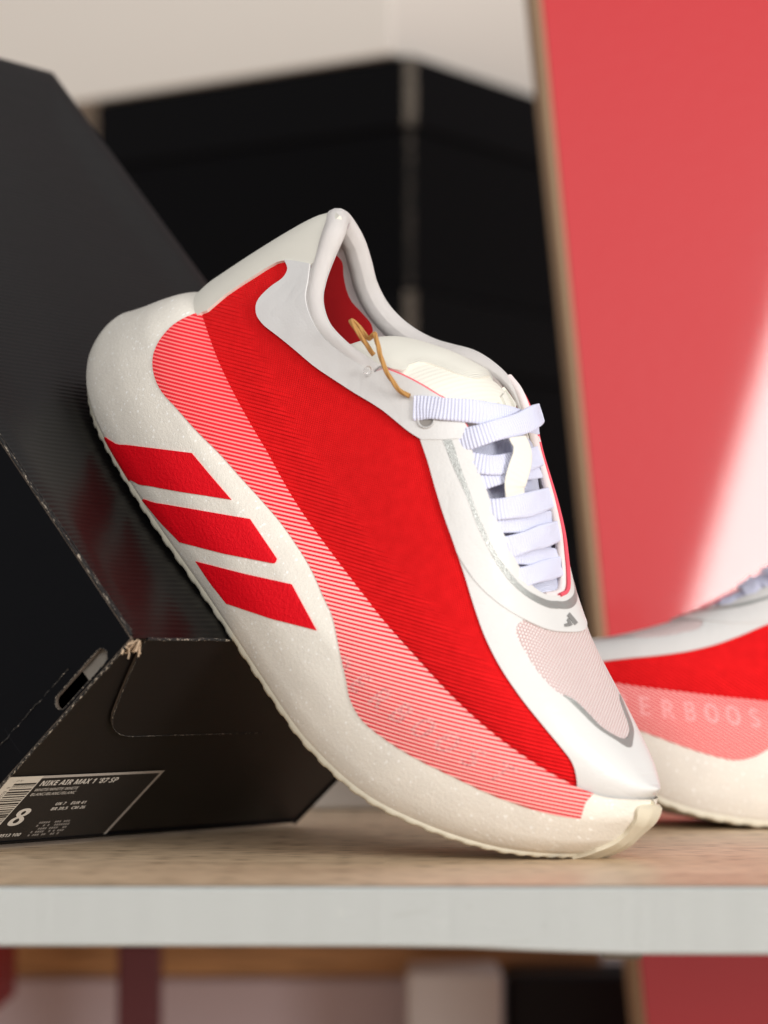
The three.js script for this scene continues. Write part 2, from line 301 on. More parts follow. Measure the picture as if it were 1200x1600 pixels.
const SM = {
  knit: P({ map: knitColor, bumpMap: knitBump, bumpScale: 0.0013, roughness: 0.88, specularIntensity: 0.35 }),
  bandA: P({ map: bandA.color, bumpMap: bandA.bump, bumpScale: 0.0004, roughness: 0.85, specularIntensity: 0.35 }),
  bandB: P({ map: bandB.color, bumpMap: bandB.bump, bumpScale: 0.0004, roughness: 0.85, specularIntensity: 0.35 }),
  foam: P({ map: foamColor, clearcoat: 0.12, clearcoatRoughness: 0.3, bumpMap: foamBump, bumpScale: 0.00024, roughness: 0.5, specularIntensity: 0.5 }),
  paint: P({ color: 0xe2061a, bumpMap: foamBump, bumpScale: 0.0006, roughness: 0.55, specularIntensity: 0.35 }),
  film: P({ color: 0xd9d8d7, bumpMap: creases, bumpScale: 0.0005, roughness: 0.42 }),
  film2: P({ color: 0xd6d5d3, bumpMap: creases, bumpScale: 0.0005, roughness: 0.38 }),
  ivory: P({ color: 0xe5e2d7, bumpMap: rep(ribBump, 40, 40), bumpScale: 0.00012, roughness: 0.75 }),
  heel: P({ color: 0xe8e5da, bumpMap: rep(clothBump, 12, 12), bumpScale: 0.0002, roughness: 0.7 }),
  terry: P({ color: 0xf0ebe8, bumpMap: rep(clothBump, 60, 60), bumpScale: 0.0006, roughness: 1 }),
  lining: P({ color: 0xeee2e1, bumpMap: rep(clothBump, 40, 40), bumpScale: 0.0003, roughness: 1 }),
  redLining: P({ color: 0xec1520, bumpMap: rep(clothBump, 40, 40), bumpScale: 0.0004, roughness: 1 }),
  mesh: P({ map: rep(meshColor, 46, 46), bumpMap: rep(meshBump, 46, 46), bumpScale: 0.0007, roughness: 0.8 }),
  silver: P({ color: 0xb2b4b1, metalness: 0.65, roughness: 0.36, bumpMap: rep(hatch, 40, 40), bumpScale: 0.0002 }),
  ink: P({ color: 0x8e8e8c, metalness: 0.3, roughness: 0.4 }),
  lace: P({ color: 0xdbdef4, bumpMap: rep(ribBump, 65, 60), bumpScale: 0.00045, roughness: 0.85 }),
  vamp: P({ color: 0xd9ddf2, bumpMap: rep(meshBump, 30, 30), bumpScale: 0.0003, roughness: 0.9 }),
  trim: P({ color: 0xe25363, roughness: 0.8 }),
  gum: P({ color: 0xdfdac8, roughness: 0.42, specularIntensity: 0.5, bumpMap: rep(grainBump, 20, 20), bumpScale: 0.0001 }),
  toeGum: P({ color: 0xddd5c0, roughness: 0.32, specularIntensity: 0.6, bumpMap: rep(grainBump, 20, 20), bumpScale: 0.0001 }),
  dark: P({ color: 0x2b2727, roughness: 0.9 }),
  drop: P({ color: 0xffffff, roughness: 0.08, transmission: 0.9, thickness: 0.002, ior: 1.45 }),
};

// ------------------------------------------------------------------ the tongue: a = 0 at its top edge, 1 at the bottom of the throat; b = -1 outer, 1 inner side
const tX = table([[0, -60], [0.08, -56], [0.2, -45], [0.32, -32], [0.45, -16], [0.55, -2], [0.7, 20], [0.85, 43], [1, 68]]);
const tY = table([[0, 103], [0.08, 108], [0.2, 115.5], [0.32, 122], [0.45, 126.5], [0.55, 125], [0.7, 113], [0.85, 100], [1, 90]]);
const tW = table([[0, 18], [0.06, 22], [0.2, 28], [0.4, 30], [0.6, 26], [0.8, 24], [1, 18]]);
const tongueAt = (a, b, off = 0) => offset((a, b) => V3(tX(a), tY(a) - tW(a) * lerp(0.36, 0.22, smooth(0.66, 0.86, a)) * b * b, Zc(tX(a)) - b * tW(a)), a, b, off);
const TNG = { at: tongueAt };
function tongueBody() {
  const pos = [], uv = [], idx = [], n = 60, R = 40;
  for (let i = 0; i <= n; i++) {
    const a = i / n, th = lerp(3.2, 1.2, smooth(0.35, 0.75, a)) * Math.sqrt(clamp(a / 0.05, 0.02, 1));
    for (let k = 0; k <= R; k++) {
      const t = k / R * Math.PI * 2, c = Math.cos(t), s = Math.sin(t);
      const P = tongueAt(a, Math.sign(c) * Math.pow(Math.abs(c), 0.7), th * (Math.sign(s) * Math.pow(Math.abs(s), 0.6) - 1));
      pos.push(P.x / 1000, P.y / 1000, P.z / 1000); uv.push(P.x / 1000, P.z / 1000);
    }
  }
  for (let i = 0; i < n; i++) for (let k = 0; k < R; k++) { const a = i * (R + 1) + k, b = a + R + 1; idx.push(a, a + 1, b, b, a + 1, b + 1); }
  return geom(pos, null, uv, idx);
}

// ------------------------------------------------------------------ lines on the shoe
const rimRun = [[0.3827, 0.4057], [0.367, 0.3724], [0.346, 0.3397], [0.3183, 0.3105], [0.2906, 0.2985], [0.2581, 0.3065], [0.2323, 0.328], [0.2016, 0.3586], [0.1644, 0.3935], [0.1179, 0.4285], [0.0976, 0.4593]];
const throatRun = [[0.4835, 0.6644], [0.4889, 0.6769], [0.5142, 0.6845], [0.5354, 0.7018], [0.5652, 0.7293], [0.5861, 0.7889], [0.6071, 0.8458], [0.6249, 0.9084], [0.6342, 0.9817], [0.6349, 1.0085]];
const tabRun = [[0.3827, 0.4057], [0.3841, 0.4385], [0.3926, 0.4742], [0.41, 0.5343], [0.4312, 0.6041], [0.4396, 0.6363]];
const redRun = [[0.4667, 0.4786], [0.4855, 0.4766], [0.5135, 0.4673], [0.5389, 0.4632], [0.5742, 0.4702], [0.6033, 0.4799], [0.6286, 0.473], [0.6581, 0.4543], [0.6886, 0.4402], [0.7281, 0.4339], [0.7637, 0.4289], [0.7992, 0.4042], [0.8251, 0.3582], [0.8508, 0.2093], [0.87, 0]];
const redRunUpper = redRun.slice(0, 5), stayRun = [[0.5742, 0.4702], [0.5815, 0.4804], [0.6056, 0.5316], [0.631, 0.6217], [0.6513, 0.734], [0.6683, 0.8908], [0.6728, 0.9994], [0.6706, 1.0695]];
const meshRun = [[0.825, 1.3132], [0.8328, 1.1385], [0.8348, 1.0318], [0.8154, 0.9715], [0.7897, 0.8803], [0.7613, 0.8268], [0.746, 0.7678], [0.7309, 0.7101], [0.7044, 0.6719], [0.6826, 0.6664], [0.6676, 0.6637], [0.6597, 0.6987], [0.6563, 0.7612]];
const rimUV = trace(UP, rimRun), vTop = rimUV[rimUV.length - 1][1] + 0.005;
const throatUV = trace(UP, throatRun), uThroat = throatUV[throatUV.length - 1][0];
const redUV = trace(UP, redRun), uRed = redUV[redUV.length - 1][0];
const meshUV = trace(UP, meshRun), stayUV = trace(UP, stayRun);
const openingUV = [...throatUV.slice().reverse(), ...trace(UP, [[0.4835, 0.6644], [0.476, 0.6906], [0.4662, 0.6827]], [[0.4662, 0.6827], [0.4396, 0.6363]], tabRun.slice().reverse()), ...rimUV, [0, vTop]];
// the inner side's collar line stands a little higher than the outer one
const innerLine = spline([[-111, 119], [-103, 111], [-90, 101], [-73, 100], [-56, 106.5], [-40, 117], [-25, 123], [-12, 123.5], [4, 118.5]].map(([x, y]) => upAt(x, y, true)), 3);
const innerUV = [...innerLine, ...throatUV.map(([a, b]) => [a, 2 - Math.min(b, 0.99)]).filter((p) => p[0] > innerLine[innerLine.length - 1][0] + 0.01)];

const SHOE = [];                                                   // [part name, geometry, material, name of the part it sits on, label]
const part = (name, g, m, on, label) => SHOE.push([name, g, m, on, label]);
{ // midsole and outsole
  const nu = 420, ns = 44, pos = [], nor = [], uv = [], idx = [];
  for (let j = 0; j <= ns; j++) for (let i = 0; i <= nu; i++) { const p = midPoint(i / nu * 2, j / ns), n = p.n; pos.push(p.x / 1000, p.y / 1000, p.z / 1000); nor.push(n.x, n.y, n.z); uv.push((p.x + 160) / 320, p.y / 160); }
  for (let j = 0; j < ns; j++) for (let i = 0; i < nu; i++) { const a = j * (nu + 1) + i; idx.push(a, a + 1, a + nu + 2, a, a + nu + 2, a + nu + 1); }
  part('midsole', geom(pos, nor, uv, idx), SM.foam);
}
{
  const nu = 1200, pos = [], uv = [], idx = [];
  for (let i = 0; i <= nu; i++) {
    const U = i / nu * 2, lug = smooth(0.25, 0.75, 0.5 + 0.5 * Math.sin(i * 0.5)), rows = [[0.04, -0.5, 0], [0.02, 0.5, -0.2], [0, 0.7 + 0.15 * lug, -0.4 - 0.1 * lug], [0, 0.1 + 0.25 * lug, -1.1 - 0.4 * lug], [0, -4, -1.1 - 0.8 * lug]];
    const c = midPoint(U, 0);
    rows.forEach(([s, o, dy]) => { const p = midPoint(U, s), n = V3(c.n.x, 0, c.n.z).normalize(); p.addScaledVector(n, o); pos.push(p.x / 1000, (p.y + dy) / 1000, p.z / 1000); uv.push(p.x / 1000, p.z / 1000); });
  }
  for (let i = 0; i < nu; i++) for (let k = 0; k < 4; k++) { const a = i * 5 + k, b = a + 5; idx.push(a, a + 1, b, b, a + 1, b + 1); }
  for (let i = 0; i < nu / 2; i++) { const a = i * 5 + 4, b = a + 5, c = (nu - i) * 5 + 4, d = (nu - i - 1) * 5 + 4; idx.push(a, c, b, b, c, d); }
  part('outsole', geom(pos, null, uv, idx), SM.gum, 'midsole');
}
const bandLow = [[0.152, 0.9672], [0.1732, 0.8933], [0.1952, 0.8051], [0.2153, 0.7297], [0.2364, 0.6746], [0.2615, 0.6462], [0.2837, 0.6515], [0.3102, 0.6918], [0.3425, 0.7346], [0.3757, 0.7879], [0.4034, 0.8187], [0.4293, 0.8492], [0.4554, 0.8703], [0.4833, 0.8715], [0.5103, 0.8612], [0.5388, 0.8279], [0.5572, 0.8068], [0.5804, 0.7397], [0.6094, 0.6312], [0.6314, 0.5322], [0.6508, 0.493], [0.6771, 0.5048], [0.7121, 0.538], [0.7496, 0.5735], [0.7885, 0.5934], [0.8208, 0.6174], [0.8544, 0.6386], [0.8877, 0.67]];
{
  const p = trace(MID, bandLow, [[0.8877, 0.67], [0.8807, 0.8884]]); p.push([p[p.length - 1][0], 1]); p.push([p[0][0] - 0.004, 1]);
  part('knit_band', bothMid(p, { off: 0.35, thick: 0.6, du: 1 / 170, dv: 1 / 40 }), 'band', 'midsole');
  const stripes = [[[[0.267, 0], [0.3047, 0.1211], [0.3158, 0.2038], [0.3247, 0.2793], [0.3329, 0.3529], [0.3395, 0.4125], [0.3456, 0.4693], [0.3513, 0.524], [0.3569, 0.5775], [0.3623, 0.6301]], [[0.3623, 0.6301], [0.3724, 0.6412], [0.3821, 0.6515], [0.3917, 0.6611], [0.4014, 0.6724], [0.411, 0.6829], [0.4204, 0.6935]], [[0.4204, 0.6935], [0.4146, 0.6355], [0.4085, 0.5757], [0.4023, 0.515], [0.396, 0.4529], [0.3891, 0.3878], [0.3817, 0.3221], [0.3741, 0.2536], [0.3657, 0.1839], [0.3558, 0.1055], [0.3295, 0]], [[0.3295, 0], [0.3125, 0], [0.2955, 0], [0.2841, 0], [0.267, 0]]],
    [[[0.3663, 0.0413], [0.3809, 0.134], [0.3897, 0.2107], [0.3973, 0.2818], [0.4046, 0.351], [0.4116, 0.4174], [0.4173, 0.4725], [0.4228, 0.5264], [0.4282, 0.5789], [0.4335, 0.6307], [0.4388, 0.6818], [0.4437, 0.7281]], [[0.4437, 0.7281], [0.4547, 0.7289], [0.4656, 0.7287], [0.4766, 0.7277], [0.4876, 0.7267]], [[0.4876, 0.7267], [0.4904, 0.699], [0.4887, 0.6767]], [[0.4887, 0.6767], [0.4828, 0.6265], [0.477, 0.5751], [0.4711, 0.5227], [0.4652, 0.4685], [0.4591, 0.4117], [0.4528, 0.3587], [0.4464, 0.3038], [0.44, 0.2478], [0.4334, 0.1914], [0.4261, 0.1304]], [[0.4261, 0.1304], [0.4171, 0.1138], [0.4078, 0.0955], [0.3983, 0.0773], [0.3891, 0.0672], [0.3786, 0.0555], [0.3663, 0.0413]]],
    [[[0.4489, 0.1535], [0.4562, 0.2173], [0.463, 0.2786], [0.4699, 0.3388], [0.4767, 0.3966], [0.4833, 0.4512], [0.4897, 0.5062], [0.4959, 0.5595], [0.5021, 0.6117], [0.5084, 0.6629], [0.5146, 0.7106]], [[0.5146, 0.7106], [0.5227, 0.7043], [0.5308, 0.6973], [0.5389, 0.6907], [0.5503, 0.681], [0.5618, 0.6707]], [[0.5618, 0.6707], [0.5555, 0.6264], [0.5494, 0.5808], [0.5433, 0.5343], [0.5372, 0.4864], [0.531, 0.4368], [0.524, 0.3874], [0.5168, 0.3355], [0.5096, 0.2815], [0.5025, 0.2262], [0.4953, 0.169]], [[0.4953, 0.169], [0.4873, 0.1621], [0.4793, 0.1558], [0.4713, 0.149], [0.4601, 0.1511], [0.4489, 0.1535]]]];
  for (const s of stripes) part('painted_stripe', patch(MID, trace(MID, ...s), { off: 0.3, thick: 0.5, dv: 1 / 40 }), SM.paint, 'midsole');
  const b = trace(MID, [[1.0795, 1], [1.1194, 0.9964], [1.1405, 0.8339], [0.9689, 0.909], [0.9686, 0.6599], [0.9763, 0.4199], [0.9718, 0.2461], [0.9644, 0.1397]]);
  const bp = [...b, [b[b.length - 1][0], 0], [1, 0], [1, Math.min(1, b[0][1] + 0.02)]];
  part('toe_bumper', bothMid(bp, { off: 1.6, thick: 2.2, du: 1 / 300, dv: 1 / 60, bulge: 1.3 }), SM.toeGum, 'midsole');
}
{ // upper
  const knit = [[0, 0], [1, 0], [1, 1], [uThroat, 1], ...openingUV.slice(0, -4), [0, vTop - 0.06]];
  const farKnit = [[0, 2], [0, 2 - vTop + 0.06], ...innerUV, [uThroat, 1], [1, 1], [1, 2]];
  part('knit_upper', mergeGeometries([patch(UP, below(knit, 1, 1), { off: -0.3, thick: 1.9 }), patch(UP, farKnit, { off: -1.0, thick: 1.2 })]), SM.knit);
  const tab = trace(UP, [[0.1682, 0.0253], [0.1718, 0.0401], [0.1619, 0.0956], [0.1576, 0.1852], [0.1556, 0.2484], [0.1633, 0.2734]], [[0.1633, 0.2734], [0.2015, 0.3385]], [[0.2015, 0.3385], [0.2002, 0.3631], [0.1651, 0.3953], [0.1189, 0.4304], [0.0976, 0.4593]]);
  const farTab = [[0, 2], [0, 2 - vTop + 0.055], ...innerLine.slice(0, 9), [innerLine[8][0], 2]];
  part('heel_tab', mergeGeometries([patch(UP, [...tab, [0, vTop - 0.055], [0, 0], [tab[0][0], 0]], { off: 0.9, thick: 1.8, bulge: 0.6 }), patch(UP, farTab, { off: 0.9, thick: 1.8, bulge: 0.6 })]), SM.heel);
  const q = trace(UP, [[0.1633, 0.2734], [0.2015, 0.3385]], [[0.2015, 0.3385], [0.2292, 0.3197], [0.2546, 0.2967], [0.2853, 0.2905], [0.3169, 0.3015], [0.3441, 0.3311], [0.3686, 0.3728], [0.3827, 0.4057]], tabRun, [[0.4396, 0.6363], [0.4662, 0.6827]], [[0.4662, 0.6827], [0.476, 0.6906], [0.4835, 0.6644]], [[0.4835, 0.6644], [0.4758, 0.558], [0.4673, 0.4834]], [[0.4673, 0.4834], [0.4538, 0.4482], [0.4217, 0.3871], [0.3856, 0.3129], [0.3467, 0.2536], [0.3153, 0.2212], [0.2788, 0.1872], [0.2543, 0.1676], [0.2313, 0.1626], [0.2128, 0.1792], [0.2033, 0.221], [0.2006, 0.2546], [0.1899, 0.2742], [0.1633, 0.2734]]);
  part('collar_overlay', patch(UP, q, { off: 1.5, thick: 1.3, bulge: 0.2 }), SM.film);
  const qFar = [...innerLine.slice(6), ...innerLine.slice(6).reverse().map(([a, b]) => [a, b + 0.2])];
  part('collar_overlay', patch(UP, qFar, { off: 1.2, thick: 1.3, bulge: 0.2 }), SM.film);
  const vamp = [...redUV, [uRed, 0], [1, 0], [1, 1], [meshUV[0][0], 1], ...meshUV, ...trace(UP, [[0.6563, 0.7612], [0.6255, 0.9024]]), ...trace(UP, throatRun.slice(0, 8).reverse()), ...trace(UP, [[0.4835, 0.6644], [0.4667, 0.4786]])];
  part('vamp_overlay', bothUp(vamp, { off: 0.6, thick: 0.7, bulge: 0.15 }), SM.film2);
  const mp = [...meshUV, ...trace(UP, [[0.6563, 0.7612], [0.6531, 0.9017]]), [uThroat, 1], [meshUV[0][0], 1]];
  part('toe_mesh', bothUp(mp, { off: 0.35, thick: 0, uv: 'top' }), SM.mesh);
  const strip = trace(UP, [[0.7443, 0.7694], [0.7533, 0.8319], [0.7709, 0.8743], [0.7956, 0.9132], [0.8156, 0.9888], [0.8273, 1.0399], [0.8224, 1.2036], [0.815, 1.3255]], [[0.815, 1.3255], [0.825, 1.3377], [0.844, 1.0883]], [[0.8412, 1.0995], [0.8386, 1.015], [0.8205, 0.9618], [0.7974, 0.8717], [0.7665, 0.8148], [0.7443, 0.7694]]);
  part('silver_strip', bothUp(strip, { off: 0.85, thick: 0.4, uv: 'arc' }), SM.silver);
  const stay = [...trace(UP, redRunUpper), ...stayUV, [stayUV[stayUV.length - 1][0], 1], [uThroat, 1], ...throatUV.slice().reverse(), ...trace(UP, [[0.4835, 0.6644], [0.4667, 0.4786]])];
  part('eyestay', bothUp(stay, { off: 1.15, thick: 0.7, bulge: 0.15 }), SM.film2);
  const stayStrip = trace(UP, [[0.4771, 0.565], [0.5019, 0.5689], [0.5358, 0.5915], [0.5635, 0.6093], [0.5901, 0.6604], [0.6107, 0.721], [0.6289, 0.8005], [0.6435, 0.9133], [0.6486, 0.9967], [0.6434, 1.0377], [0.6322, 1.098]], [[0.6322, 1.098], [0.6271, 1.0734]], [[0.6271, 1.0734], [0.6371, 1.0271], [0.6408, 0.9988], [0.6374, 0.9411], [0.6263, 0.8391], [0.6088, 0.7603], [0.5856, 0.6797], [0.5575, 0.6298], [0.5296, 0.6122], [0.5068, 0.604], [0.4804, 0.6032]], [[0.4804, 0.6032], [0.4771, 0.565]]);
  part('silver_strip', bothUp(stayStrip, { off: 1.42, thick: 0.3, uv: 'arc' }), SM.silver);
  for (const bar of [[[0.6556, 1.0082], [0.6521, 1.0238], [0.6625, 1.0521], [0.6656, 1.0244]], [[0.6604, 1.0031], [0.6579, 1.0097], [0.6653, 1.016], [0.6668, 1.0051]], [[0.6649, 0.9992], [0.6631, 1.0034], [0.6668, 1.0042], [0.6676, 0.9986]]])
    part('logo_bar', patch(UP, trace(UP, ...bar.map((a, i) => [a, bar[(i + 1) % bar.length]])), { off: 1.5, thick: 0.2, du: 1 / 400, dv: 1 / 200 }), SM.ink, 'eyestay');
  // eyelet in the collar overlay
  const [eu, ev] = [[0.4519, 0.5297]][0], ec = UP.at(eu, ev, 1.9).multiplyScalar(0.001), en = UP.at(eu, ev, 0).n;
  const eye = new THREE.TorusGeometry(0.0031, 0.0004, 8, 32), eq = new THREE.Quaternion().setFromUnitVectors(V3(0, 0, 1), en);
  part('eyelet', eye.applyQuaternion(eq).translate(ec.x, ec.y, ec.z), SM.film, 'collar_overlay');
  const hole = new THREE.CircleGeometry(0.0029, 24).applyQuaternion(eq).translate(ec.x - en.x * 2e-4, ec.y - en.y * 2e-4, ec.z - en.z * 2e-4);
  part('eyelet_hole', hole, P({ color: 0x8d8884, roughness: 0.9 }), 'collar_overlay');
}
function tubeVar(pts, rad, seg = 220, ring = 14) {                 // pts: Vector3 in mm, rad(t) in mm
  const c = new THREE.CatmullRomCurve3(pts, false, 'centripetal'), fr = c.computeFrenetFrames(seg, false), pos = [], uv = [], idx = [];
  let L = 0, prev = null;
  for (let i = 0; i <= seg; i++) {
    const p = c.getPointAt(i / seg), r = rad(i / seg); if (prev) L += p.distanceTo(prev); prev = p;
    for (let k = 0; k <= ring; k++) { const a = k / ring * Math.PI * 2, q = p.clone().addScaledVector(fr.normals[i], Math.cos(a) * r).addScaledVector(fr.binormals[i], Math.sin(a) * r).multiplyScalar(0.001); pos.push(q.x, q.y, q.z); uv.push(L / 1000, a * r / 1000); }
  }
  for (let i = 0; i < seg; i++) for (let k = 0; k < ring; k++) { const a = i * (ring + 1) + k, b = a + ring + 1; idx.push(a, a + 1, b, b, a + 1, b + 1); }
  for (const [e, s] of [[0, 1], [seg, -1]]) { const o = e * (ring + 1); for (let k = 1; k < ring - 1; k++) idx.push(...(s > 0 ? [o, o + k, o + k + 1] : [o, o + k + 1, o + k])); }
  return geom(pos, null, uv, idx);
}
{ // collar, lining, tongue
  const near = rimUV.filter((p, i) => i % 5 === 0 && i < rimUV.length - 2);
  const ring = innerLine.filter((p, i) => i % 3 === 0), ringUV = [...near, [0, vTop - 0.04], ...ring.slice(1)];
  const pts = ringUV.map(([a, b]) => UP.at(a, b, a < 0.1 ? -3.0 : -2.4));
  part('collar_rim', tubeVar(pts, (t) => lerp(3.4, 4.9, smooth(0.22, 0.42, t)) * (1 - 0.75 * smooth(0.78, 0.96, t))), SM.terry);
  const lin = [[0, 0.02], [0.5, 0.02], [near[0][0] + 0.06, near[0][1] - 0.03], ...rimUV, [0, vTop]];
  part('lining', mergeGeometries([patch(LIN, lin, { off: 0, thick: 0 }), patch(LIN, [[0, 1.98], [0, 2 - vTop], ...innerLine, [innerLine[innerLine.length - 1][0], 1.98]], { off: 0, thick: 0 })]), SM.lining);
  const red = trace(LIN, [[0.1249, 1.6626], [0.1468, 1.6676], [0.1714, 1.6986], [0.2065, 1.7308], [0.2351, 1.732], [0.2534, 1.7343], [0.2632, 1.7454]], [[0.2632, 1.7454], [0.2697, 1.7715], [0.2692, 1.8132], [0.2497, 1.8503]], [[0.2497, 1.8503], [0.2063, 1.8519], [0.1594, 1.8101], [0.1341, 1.7576], [0.1238, 1.7004], [0.1249, 1.6626]]);
  part('red_lining', patch(LIN, red, { off: -0.5, thick: -0.6 }), SM.redLining, 'lining');
  part('insole', patch({ at: (U, v, o) => { const p = midPoint(U, 0.9); return Object.assign(V3(p.x, 50, lerp(-1, 1, v) * (Math.abs(p.z) - 5)), { n: V3(0, 1, 0) }); } }, [[0.05, 0], [0.62, 0], [0.62, 1], [0.05, 1]], { off: 0, thick: 0 }), SM.redLining);
  const throatFar = innerUV.filter((p) => p[0] > innerLine[innerLine.length - 6][0]), tl = [...throatFar, ...throatFar.slice().reverse().map(([a, b]) => [a, b + 0.3])];
  part('throat_lining', patch(UP, tl, { off: -2.4, thick: 0 }), SM.lining);
  part('tongue', tongueBody(), SM.ivory);
  const up = trace(TNG, [[0.2611, -0.9864], [0.2997, -0.9603], [0.3236, -0.8911], [0.3056, -0.7678], [0.3076, -0.6655], [0.3193, -0.5725], [0.3641, -0.485], [0.4081, -0.4154], [0.4323, -0.2439], [0.4, 0.336]], [[0.4, 0.336], [0.3889, 0.294]]);
  part('tongue_roll', patch(TNG, [...up, [up[up.length - 1][0] - 0.02, 1], [0.0, 1], [0.0, -1], [up[0][0], -1]], { off: 0.5, thick: 1.6, du: 1 / 90, dv: 1 / 20, bulge: 1.6 }), SM.ivory, 'tongue');
  for (const bar of [[[0.4333, 0.504], [0.4333, 0.546], [0.529, 0.2986], [0.4889, 0.588]], [[0.4751, 0.2716], [0.4977, 0.0619], [0.5394, 0.0174], [0.5383, 0.1849]], [[0.5188, -0.0657], [0.5274, -0.1742], [0.5411, -0.1451], [0.5403, -0.0356]]])
    part('emblem_bar', patch(TNG, trace(TNG, ...bar.map((a, i) => [a, bar[(i + 1) % bar.length]])), { off: 0.9, thick: 1.0, du: 1 / 300, dv: 1 / 60 }), SM.heel, 'tongue');
  part('tongue_mesh', patch(TNG, [[0.6, -1], [1, -1], [1, 1], [0.6, 1]], { off: 0.6, thick: 0.8, du: 1 / 60, dv: 1 / 16 }), SM.vamp, 'tongue');
  // dark red edge of the quarter and of the inner eyestay
  const e1 = trace(UP, tabRun), e2 = trace(UP, [[0.4396, 0.6363], [0.4662, 0.6827]], [[0.4662, 0.6827], [0.476, 0.6906], [0.4835, 0.6644]]);
  part('edge_trim', tubeVar([...e1, ...e2].filter((p, i) => i % 2 === 0).map(([a, b]) => UP.at(a, b, 0.0)), () => 0.6, 90, 6), SM.trim, 'collar_overlay');
  const edgeFar = innerUV.slice(innerLine.length - 12), e3 = edgeFar.filter((p, i) => i % 3 === 0).map(([a, b]) => UP.at(a, b, 1.0));
  part('edge_trim', tubeVar(e3, () => 0.8, 160, 8), SM.trim, 'eyestay');
  const e4 = edgeFar.filter((p, i) => i % 3 === 0).map(([a, b]) => UP.at(a, b - 0.02, -1.2));
  part('inner_facing', tubeVar(e4, () => 1.6, 160, 10), SM.lining, 'eyestay');
}
{ // laces, each crossing a ribbon of its own
  const LACES = [
    [[[0.4368, 0.4999], [0.442, 0.5553], [0.4498, 0.6199], [0.4604, 0.7401], [0.4693, 0.8779], [0.4725, 0.9954], [0.4715, 1.1172]], 8.2, [2.2, 2.4, 2.6, 2.2, 1.6, 1.0, 0.4]],
    [[[0.483, 0.6282], [0.4852, 0.7265], [0.4849, 0.8236], [0.4798, 0.9681], [0.4703, 1.0238], [0.46, 1.1536]], 7.6, [0.4, 2.6, 3.6, 3.8, 3.6, 2.4]],
    [[[0.5037, 0.6294], [0.5082, 0.6792], [0.5144, 0.7542], [0.5163, 0.8631], [0.5127, 0.9836], [0.5044, 1.0853]], 7.4, [-0.6, 0.5, 1.0, 0.6, 0.6, -0.6]],
    [[[0.5241, 0.654], [0.525, 0.7135], [0.5253, 0.822], [0.5224, 0.9509], [0.5172, 1.0551]], 6.8, [-1.4, -0.5, 0, -0.2, -1]],
    [[[0.5518, 0.6579], [0.5547, 0.7201], [0.557, 0.7974], [0.5566, 0.9011], [0.5527, 0.9886], [0.5453, 1.0867]], 7.8, [-0.8, 0.8, 1.7, 1.9, 1.4, 0]],
    [[[0.5631, 0.6753], [0.5674, 0.7587], [0.5707, 0.8703], [0.5698, 0.9805], [0.5655, 1.0749]], 6.8, [-1.2, -0.3, 0.1, -0.1, -1]],
    [[[0.5892, 0.6986], [0.589, 0.7961], [0.5875, 0.8871], [0.5839, 0.974], [0.58, 1.0059], [0.5743, 1.1248]], 7.6, [-0.8, 0.8, 1.7, 1.8, 1.3, 0]],
    [[[0.5904, 0.7259], [0.5962, 0.8495], [0.5991, 0.9781], [0.597, 1.0923]], 6.6, [-1.3, -0.4, -0.3, -1.2]],
    [[[0.6176, 0.7636], [0.617, 0.849], [0.6151, 0.9397], [0.6112, 0.9979], [0.6045, 1.1055]], 7, [-0.6, 0.7, 1.1, 0.9, -0.6]],
  ];
  for (const [line, w, o] of LACES) part('lace', ribbon(UP, line, (t) => w * (1.07 + 0.06 * Math.sin(t * 9 + w)), o, 1.25, 0.32), SM.lace, null);
  const loop = [[0.4934, 0.9318], [0.5039, 0.9364], [0.5144, 0.9244], [0.5265, 0.8925], [0.5373, 0.8728], [0.547, 0.8791]];
  part('lace_loop', ribbon(UP, loop, 10, [3.5, 4.2, 4.0, 3.2, 2.0, 0.5], 1.4), SM.ivory, null);
  const [du, dv] = [[0.38, 0.3944]][0], d = UP.at(du, dv, 4).multiplyScalar(0.001);
  part('glue_drop', new THREE.SphereGeometry(0.0014, 20, 14).scale(1, 1.3, 1).translate(d.x, d.y, d.z), SM.drop, 'collar_rim');
}
function mirrored(g) {                                             // the other shoe of the pair
  const h = g.clone(), p = h.attributes.position, n = h.attributes.normal, ix = h.index;
  for (let i = 0; i < p.count; i++) { p.setZ(i, -p.getZ(i)); n.setZ(i, -n.getZ(i)); }
  for (let i = 0; i < ix.count; i += 3) { const t = ix.getX(i); ix.setX(i, ix.getX(i + 1)); ix.setX(i + 1, t); }
  return h;
}
function assemble(matrix, left) {
  const root = thing('running_shoe'); matrix.decompose(root.position, root.quaternion, root.scale);
  const made = {};
  for (const [name, g, m, on, label] of SHOE) { const o = mesh(name, left ? mirrored(g) : g, m === 'band' ? (left ? SM.bandB : SM.bandA) : m, on ? made[on] : root); if (label) o.userData.label = label; if (!made[name]) made[name] = o; }
  return root;
}
const shoe = assemble(shoeMatrix, false);
tag(shoe, 'white and red running shoe standing on its toe, heel leaning against the black shoe box', 'shoe', null);
{
  const yaw = 0.16, c = Math.cos(yaw), s = Math.sin(yaw), m = new THREE.Matrix4().makeBasis(V3(-c, 0, s), V3(0, 1, 0), V3(-s, 0, -c)).setPosition(V3(0.204, SHELF + 0.001, -1.235));
  tag(assemble(m, true), 'blurred white and red running shoe lying flat behind, cut off by the right edge', 'shoe', null);
}
